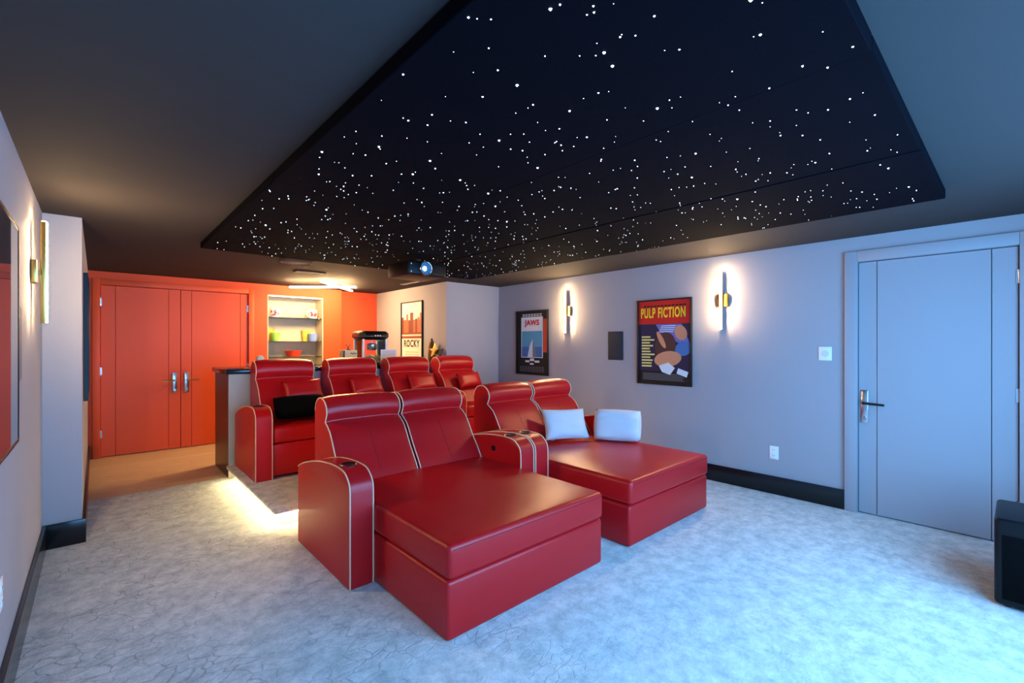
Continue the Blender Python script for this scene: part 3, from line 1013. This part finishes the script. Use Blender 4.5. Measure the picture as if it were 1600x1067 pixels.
cs = thing('ceiling_speaker', (1.66, 5.42, H - 0.02), 'round dark speaker grille flush in the ceiling behind the star panel', 'speaker')
lathe('rim', [(0.165, 0.02), (0.165, 0.004), (0.150, 0.0), (0.148, 0.006)], (1.66, 5.42, H - 0.0205), M['brownvent'], cs, 32)
lathe('grille', [(0.0, 0.002), (0.09, 0.003), (0.149, 0.006), (0.149, 0.019)], (1.66, 5.42, H - 0.0205), M['brownvent'], cs, 32)

def vent(name, x0, x1, y0, y1, label, n, m, rot=0.0):
    v = thing(name, ((x0 + x1) / 2, (y0 + y1) / 2, H - 0.012), label, 'air vent', 'ceiling air vents')
    piv = ((x0 + x1) / 2, (y0 + y1) / 2, H)
    rm = Matrix.Rotation(rot, 3, 'Z')
    bm = bmesh.new(); f = 0.018
    for a in ((x0, x1, y0, y0 + f), (x0, x1, y1 - f, y1), (x0, x0 + f, y0 + f, y1 - f), (x1 - f, x1, y0 + f, y1 - f)):
        abox(bm, *a, H - 0.010, H - 0.0005, 0.002, 1, 0, rm, piv)
    finish('frame', bm, m, v)
    bm = bmesh.new(); abox(bm, x0 + f, x1 - f, y0 + f, y1 - f, H - 0.002, H - 0.0006, 0, 1, 0, rm, piv)
    finish('back_plate', bm, m, v)
    st = (y1 - y0 - 2 * f) / n
    for k in range(n):
        yy = y0 + f + st * (k + 0.5)
        bm = bmesh.new(); abox(bm, x0 + f, x1 - f, yy - st * 0.3, yy + st * 0.3, H - 0.008, H - 0.003, 0, 1, 0, rm, piv)
        finish('slat', bm, m, v)
vent('air_vent', 1.86, 2.22, 6.06, 6.20, 'dark slatted air vent in the ceiling near the crossed light', 4, M['brownvent'])
sl = thing('slot_diffuser', (3.52, 6.16, H - 0.010), 'slim pale slot diffuser set in the ceiling behind the projector', 'air vent')
bm = bmesh.new()
for a in ((3.485, 3.495, 5.90, 6.42), (3.545, 3.555, 5.90, 6.42), (3.495, 3.545, 5.90, 5.91), (3.495, 3.545, 6.41, 6.42)):
    abox(bm, *a, H - 0.010, H - 0.0005)
finish('frame', bm, M['brownvent'], sl)
box('diffuser', 3.495, 3.545, 5.91, 6.41, H - 0.008, H - 0.001, mat('slot_diffuser', rgb(224, 216, 202), 0.6), sl)

# projector hung under the star panel
pj = thing('projector', (2.45, 4.14, 2.122), 'black ceiling projector with a glowing blue lens', 'projector')
PJX0, PJX1, PJY0, PJY1, PJZ0, PJZ1 = 2.225, 2.655, 3.93, 4.36, 2.122, 2.258
box('body', PJX0, PJX1, PJY0, PJY1, PJZ0, PJZ1, M['blackpaint'], pj, bev=0.018, seg=3)
bm = bmesh.new()
acyl(bm, (2.45, 4.14, (PJZ1 + PZ) / 2 + 0.002), 0.025, 0.025, PZ - PJZ1 + 0.004, 'Z', 16)
abox(bm, 2.37, 2.53, 4.06, 4.22, PJZ1 - 0.001, PJZ1 + 0.008)
finish('ceiling_mount', bm, M['black'], pj)
lx, lz = 2.405, 2.192
bm = bmesh.new()
b2 = bmesh.new(); bmesh.ops.create_cone(b2, cap_ends=False, segments=32, radius1=0.066, radius2=0.066, depth=0.03)
for v in b2.verts: v.co = Matrix.Rotation(PI / 2, 3, 'X') @ v.co + Vector((lx, PJY0 - 0.010, lz))
merge(bm, b2)
ring = [(lx + 0.064 * math.cos(2 * PI * k / 32), PJY0 - 0.025, lz + 0.064 * math.sin(2 * PI * k / 32)) for k in range(32)]
atube(bm, ring, 0.005, 6, True)
lr = finish('lens_ring', bm, M['chrome'], pj)
cyl('lens', (lx, PJY0 - 0.004, lz), 0.060, 0.060, 0.012, M['lensdim'], lr, 'Y', 28)
lathe_b = bmesh.new(); bmesh.ops.create_uvsphere(lathe_b, u_segments=16, v_segments=8, radius=0.022)
for v in lathe_b.verts: v.co = Vector((v.co.x, v.co.y * 0.4, v.co.z)) + Vector((lx - 0.012, PJY0 - 0.012, lz - 0.004))
finish('lamp_glow', lathe_b, M['lens'], lr)
for z in (2.15, 2.225):
    box('indicator', PJX0 + 0.022, PJX0 + 0.032, PJY0 - 0.0015, PJY0 + 0.001, z - 0.006, z + 0.006, M['white'], pj)
for k in range(6):
    box('vent_slot', 2.53 + 0.016 * k, 2.536 + 0.016 * k, PJY0 - 0.001, PJY0 + 0.002, 2.15, 2.23, M['black'], pj)

# ------------------------------------------------------------------ niche: light, glass shelves, what stands on them
nl = thing('niche_light', ((NX0 + NX1) / 2, YB + 0.02, NZ0), 'slim lit strip under the top edge inside the shelf niche', 'light strip')
box('top_strip', NX0 + 0.03, NX1 - 0.03, YB + 0.010, YB + 0.024, NZ1 - 0.020, NZ1 - 0.0125, M['nicheled'], nl)
SZ = (1.24, 1.49, 1.87)
for z, nm in zip(SZ, ('lowest', 'middle', 'top')):
    g = box('glass_shelf', NX0 + 0.013, NX1 - 0.013, YB + 0.03, ND - 0.001, z - 0.010, z, M['glassplain'], bev=0.001, seg=1)
    props(g, nm + ' clear glass shelf in the lit wall niche', 'shelf', 'glass shelves in the niche')

def tub(x, y, z, rb, rt, h, m, label, cat, inner=None, name='popcorn_bucket', rim=True):
    t = thing(name, (x, y, z), label, cat, None)
    lathe('wall', [(0.0, 0.0), (rb, 0.0), (rt, h), (rt - 0.005, h), (rb - 0.004, 0.006), (0, 0.006)], (x, y, z), m, t, 20)
    if rim:
        ringp = [(x + rt * math.cos(2 * PI * k / 20), y + rt * math.sin(2 * PI * k / 20), z + h) for k in range(20)]
        tube('rim', ringp, 0.004, m, t, 6, True)
    return t
Ygo = YB + 0.13
tub(2.115, Ygo, SZ[1], 0.050, 0.074, 0.135, flat('lime_plastic', 150, 206, 90), 'lime green bucket on the middle glass shelf', 'bucket')
tub(2.065, Ygo + 0.165, SZ[1], 0.052, 0.078, 0.20, flat('orange_yellow_plastic', 246, 190, 70), 'tall yellow orange bucket behind the lime bucket', 'bucket')
tub(2.695, Ygo, SZ[1], 0.058, 0.080, 0.125, flat('blue_plastic', 130, 160, 226), 'light blue bucket on the middle glass shelf', 'bucket')
tub(2.640, Ygo + 0.15, SZ[1], 0.055, 0.080, 0.175, flat('yellow_plastic', 240, 224, 90), 'yellow bucket behind the light blue bucket', 'bucket')
tub(2.39, Ygo, SZ[0], 0.095, 0.125, 0.095, flat('red_bowl_plastic', 226, 66, 40), 'wide red bowl on the lowest glass shelf', 'bowl', name='bowl')

def mug(x, y, z, label, sgn):
    t = thing('mug', (x, y, z), label, 'mug', 'printed mugs on the top glass shelf')
    lathe('cup', [(0.0, 0.0), (0.055, 0.0), (0.062, 0.01), (0.064, 0.145), (0.058, 0.145), (0.056, 0.012), (0, 0.012)], (x, y, z), M['white'], t, 24)
    pts = [(x + sgn * 0.060, y, z + 0.12), (x + sgn * 0.095, y, z + 0.115), (x + sgn * 0.10, y, z + 0.075), (x + sgn * 0.09, y, z + 0.04), (x + sgn * 0.060, y, z + 0.03)]
    tube('handle', catmull(pts, 4), 0.008, M['white'], t, 8)
    random.seed(int(x * 100))
    for k in range(10):
        a = -PI / 2 + random.uniform(-0.9, 0.9); zz = z + random.uniform(0.03, 0.12)
        bm = bmesh.new()
        s = random.uniform(0.018, 0.028)
        r_ = 0.0655
        bm.faces.new([bm.verts.new((x + r_ * math.cos(a + da), y + r_ * math.sin(a + da), zz + dz)) for da, dz in ((-s * 10, -s), (s * 10, -s * 0.6), (s * 8, s), (-s * 6, s * 0.8))])
        finish('print_mark', bm, INK['red'] if k % 2 else INK['grey'], t)
mug(2.10, Ygo, SZ[2], 'white mug with red and grey print, handle towards the niche centre', 1)
mug(2.70, Ygo, SZ[2], 'white mug with red and grey print beside the niche edge', -1)

# ------------------------------------------------------------------ things on the bar
# popcorn machine
PMX, PMY = 2.86, 6.12
pm = thing('popcorn_machine', (PMX, PMY, BZ), 'tabletop popcorn machine with black canopy and clear sides', 'popcorn machine')
hw, hd = 0.18, 0.15
M['redenamel'] = flat('red_enamel', 168, 22, 20, 0.3)
box('base', PMX - hw, PMX + hw, PMY - hd, PMY + hd, BZ, BZ + 0.06, M['chrome'], pm, bev=0.006)
for sx in (-1, 1):
    for sy in (-1, 1):
        box('post', PMX + sx * (hw - 0.012) - 0.012, PMX + sx * (hw - 0.012) + 0.012, PMY + sy * (hd - 0.012) - 0.012, PMY + sy * (hd - 0.012) + 0.012,
            BZ + 0.06, BZ + 0.345, M['white'], pm)
for sx in (-1, 1):
    box('glass_pane', PMX + sx * (hw - 0.012) - 0.002, PMX + sx * (hw - 0.012) + 0.002, PMY - hd + 0.025, PMY + hd - 0.025, BZ + 0.06, BZ + 0.345, M['glassplain'], pm)
box('glass_pane', PMX - hw + 0.025, PMX + hw - 0.025, PMY - hd + 0.010, PMY - hd + 0.014, BZ + 0.06, BZ + 0.345, M['glassplain'], pm)
bm = bmesh.new()
prof = [(hw + 0.00, 0.335), (hw + 0.035, 0.375), (hw + 0.035, 0.425), (hw + 0.012, 0.455)]
rings = []
for e, z in prof:
    dx, dy = e, e - hw + hd
    c = 0.06
    rings.append([bm.verts.new((PMX + x, PMY + y, BZ + z)) for x, y in ((-dx + c, -dy), (dx - c, -dy), (dx, -dy + c), (dx, dy - c), (dx - c, dy), (-dx + c, dy), (-dx, dy - c), (-dx, -dy + c))])
for A, B in zip(rings, rings[1:]):
    for i in range(8):
        bm.faces.new([A[i], A[(i + 1) % 8], B[(i + 1) % 8], B[i]])
bm.faces.new(rings[0][::-1]); bm.faces.new(rings[-1])
finish('canopy', bm, M['black'], pm)
box('red_side_trim', PMX - hw - 0.037, PMX - hw - 0.01, PMY - 0.08, PMY + 0.08, BZ + 0.375, BZ + 0.425, M['redenamel'], pm)
lathe('kettle', [(0.0, 0.19), (0.055, 0.19), (0.075, 0.215), (0.072, 0.27), (0.05, 0.285), (0.0, 0.288)], (PMX + 0.02, PMY, BZ), M['chrome'], pm)
tube('kettle_arm', [(PMX + 0.02, PMY, BZ + 0.28), (PMX + 0.02, PMY, BZ + 0.35)], 0.008, M['chrome'], pm, 8)
for k in range(3):
    box('canopy_mark', PMX - 0.02 + 0.035 * k, PMX - 0.004 + 0.035 * k, PMY - hd - 0.037, PMY - hd - 0.033, BZ + 0.382, BZ + 0.400, M['white'], pm)
bm = bmesh.new()
random.seed(3)
for k in range(90):
    c = (PMX + random.uniform(-0.15, 0.15), PMY + random.uniform(-0.11, 0.11), BZ + 0.066 + random.random() * 0.05)
    b2 = bmesh.new(); bmesh.ops.create_icosphere(b2, subdivisions=1, radius=random.uniform(0.010, 0.017))
    for v in b2.verts: v.co = v.co * random.uniform(0.8, 1.2) + Vector(c)
    merge(bm, b2)
props(finish('popped_corn', bm, flat('popcorn', 236, 220, 170), pm), kind='stuff')

# cream box with dark scribble and a small black figurine on top
cb = thing('snack_box', (2.50, 6.02, BZ), 'cream box with dark script mark beside the popcorn machine', 'box')
box('carton', 2.405, 2.595, 5.95, 6.09, BZ, BZ + 0.195, flat('cream_card', 232, 214, 160), cb, bev=0.003)
tube('script_mark', [(2.50, 5.949, BZ + 0.145), (2.515, 5.949, BZ + 0.160), (2.53, 5.949, BZ + 0.140), (2.545, 5.949, BZ + 0.163), (2.56, 5.949, BZ + 0.143), (2.58, 5.949, BZ + 0.157)], 0.006, M['black'], cb, 5)
box('dark_band', 2.405, 2.425, 5.948, 5.951, BZ + 0.0, BZ + 0.194, M['black'], cb)
fg = thing('figurine', (2.50, 6.02, BZ + 0.195), 'tiny dark figurine standing on the cream box', 'figurine')
lathe('stand', [(0, 0), (0.028, 0), (0.026, 0.010), (0.012, 0.016), (0.009, 0.05), (0, 0.052)], (2.50, 6.02, BZ + 0.195), M['brownvent'], fg, 14)
tube('arms', [(2.468, 6.02, BZ + 0.275), (2.485, 6.02, BZ + 0.250), (2.50, 6.02, BZ + 0.242), (2.515, 6.02, BZ + 0.250), (2.532, 6.02, BZ + 0.275)], 0.007, M['brownvent'], fg, 6)

# clear sign holder with white edge
sh = thing('sign_holder', (2.97, 5.86, BZ), 'white edged acrylic sign holder standing on the bar', 'sign holder')
bm = bmesh.new()
sx0, sx1, sz1, sy = 2.89, 3.12, BZ + 0.20, 5.86
abox(bm, sx0, sx0 + 0.010, sy, sy + 0.012, BZ, sz1); abox(bm, sx1 - 0.010, sx1, sy, sy + 0.012, BZ, sz1)
abox(bm, sx0 + 0.010, sx1 - 0.010, sy, sy + 0.012, sz1 - 0.010, sz1)
abox(bm, sx0, sx1, sy - 0.03, sy + 0.05, BZ, BZ + 0.006)
finish('edge', bm, M['white'], sh)
box('insert', sx0 + 0.010, sx1 - 0.010, sy + 0.004, sy + 0.008, BZ + 0.006, sz1 - 0.010, flat('pale_insert', 222, 206, 196), sh)

# gold star trophy, amber bell-shaped ornament, dark bowl-like item
st = thing('star_trophy', (3.715, 5.80, BZ), 'gold star ornament on a dark base on the bar', 'ornament')
lathe('pedestal', [(0, 0), (0.05, 0), (0.048, 0.03), (0.018, 0.045), (0.016, 0.10), (0, 0.102)], (3.715, 5.80, BZ), M['black'], st, 20)
bm = bmesh.new()
pts = []
for k in range(10):
    a = PI / 2 + k * PI / 5
    r_ = 0.105 if k % 2 == 0 else 0.044
    pts.append((3.715 + r_ * math.cos(a), BZ + 0.175 + r_ * math.sin(a)))
apoly(bm, pts, 5.79, 0.022)
finish('star', bm, M['gold'], st, smooth=False)
ob = thing('amber_decanter', (3.745, 5.93, BZ), 'tall amber brown decanter behind the gold star', 'bottle')
lathe('bottle', [(0, 0), (0.055, 0), (0.06, 0.02), (0.055, 0.16), (0.045, 0.24), (0.030, 0.31), (0.020, 0.335), (0, 0.34)], (3.745, 5.93, BZ), flat('amber_glaze', 122, 78, 44, 0.2), ob, 20)
lathe('stopper', [(0, 0.335), (0.012, 0.338), (0.018, 0.352), (0, 0.366)], (3.745, 5.93, BZ), flat('brown_stopper', 84, 50, 30, 0.3), ob, 12)
lt = thing('leaf_ornament', (3.772, 5.735, BZ), 'dark leaf shaped ornament right of the gold star', 'ornament')
lathe('foot', [(0, 0), (0.03, 0), (0.026, 0.012), (0.008, 0.02), (0.008, 0.12), (0, 0.12)], (3.772, 5.735, BZ), M['black'], lt, 14)
bm = bmesh.new()
apoly(bm, [(3.725, BZ + 0.14), (3.765, BZ + 0.12), (3.805, BZ + 0.15), (3.825, BZ + 0.20), (3.79, BZ + 0.21), (3.75, BZ + 0.19)], 5.73, 0.02)
finish('leaf', bm, M['counterside'], lt, smooth=False)
nd = thing('napkin_dispenser', (1.43, 6.0, BZ), 'small white napkin dispenser on the bar behind the first recliner', 'napkin dispenser')
box('case', 1.395, 1.465, 5.95, 6.05, BZ, BZ + 0.125, M['white'], nd, bev=0.008)
box('napkin', 1.405, 1.455, 5.96, 6.04, BZ + 0.124, BZ + 0.138, INK['paper'], nd, bev=0.003)
db = box('highlight_slab', 1.08, 1.22, 5.80, 5.96, BZ, BZ + 0.008, flat('edge_highlight_blue', 44, 60, 88, 0.25), bev=0.002)  # added slab: the counter edge highlight put in as blue colour
props(db, 'thin blue slab painted as the highlight on the bar end', 'highlight_slab')

# ------------------------------------------------------------------ subwoofer and projection screen at the front
sb = thing('subwoofer', (3.93, -0.16, 0), 'black box subwoofer standing on carpet near the grey door', 'subwoofer')
box('cabinet', 3.69, 4.17, -0.42, 0.09, 0.012, 0.487, M['blackpaint'], sb, bev=0.02, seg=3)
box('grille', 3.682, 3.692, -0.39, 0.06, 0.05, 0.40, M['matteblack'], sb, bev=0.004)
for x in (3.74, 4.12):
    for y in (-0.37, 0.04):
        cyl('foot', (x, y, 0.007), 0.018, 0.018, 0.014, M['black'], sb, n=12)

ps = thing('projection_screen_offscreen', (2.35, YF, 0.55), 'large lit projection screen in a black frame on the front wall', 'screen')
SX0, SX1, SZ0, SZ1 = 0.30, 4.00, 0.42, 2.20
box('screen_surface_offscreen', SX0, SX1, YF + 0.02, YF + 0.03, SZ0, SZ1, M['screen'], ps)
bm = bmesh.new()
abox(bm, SX0 - 0.07, SX0, YF + 0.001, YF + 0.045, SZ0 - 0.07, SZ1 + 0.07)
abox(bm, SX1, SX1 + 0.07, YF + 0.001, YF + 0.045, SZ0 - 0.07, SZ1 + 0.07)
abox(bm, SX0, SX1, YF + 0.001, YF + 0.045, SZ0 - 0.07, SZ0)
abox(bm, SX0, SX1, YF + 0.001, YF + 0.045, SZ1, SZ1 + 0.07)
finish('frame', bm, M['matteblack'], ps)
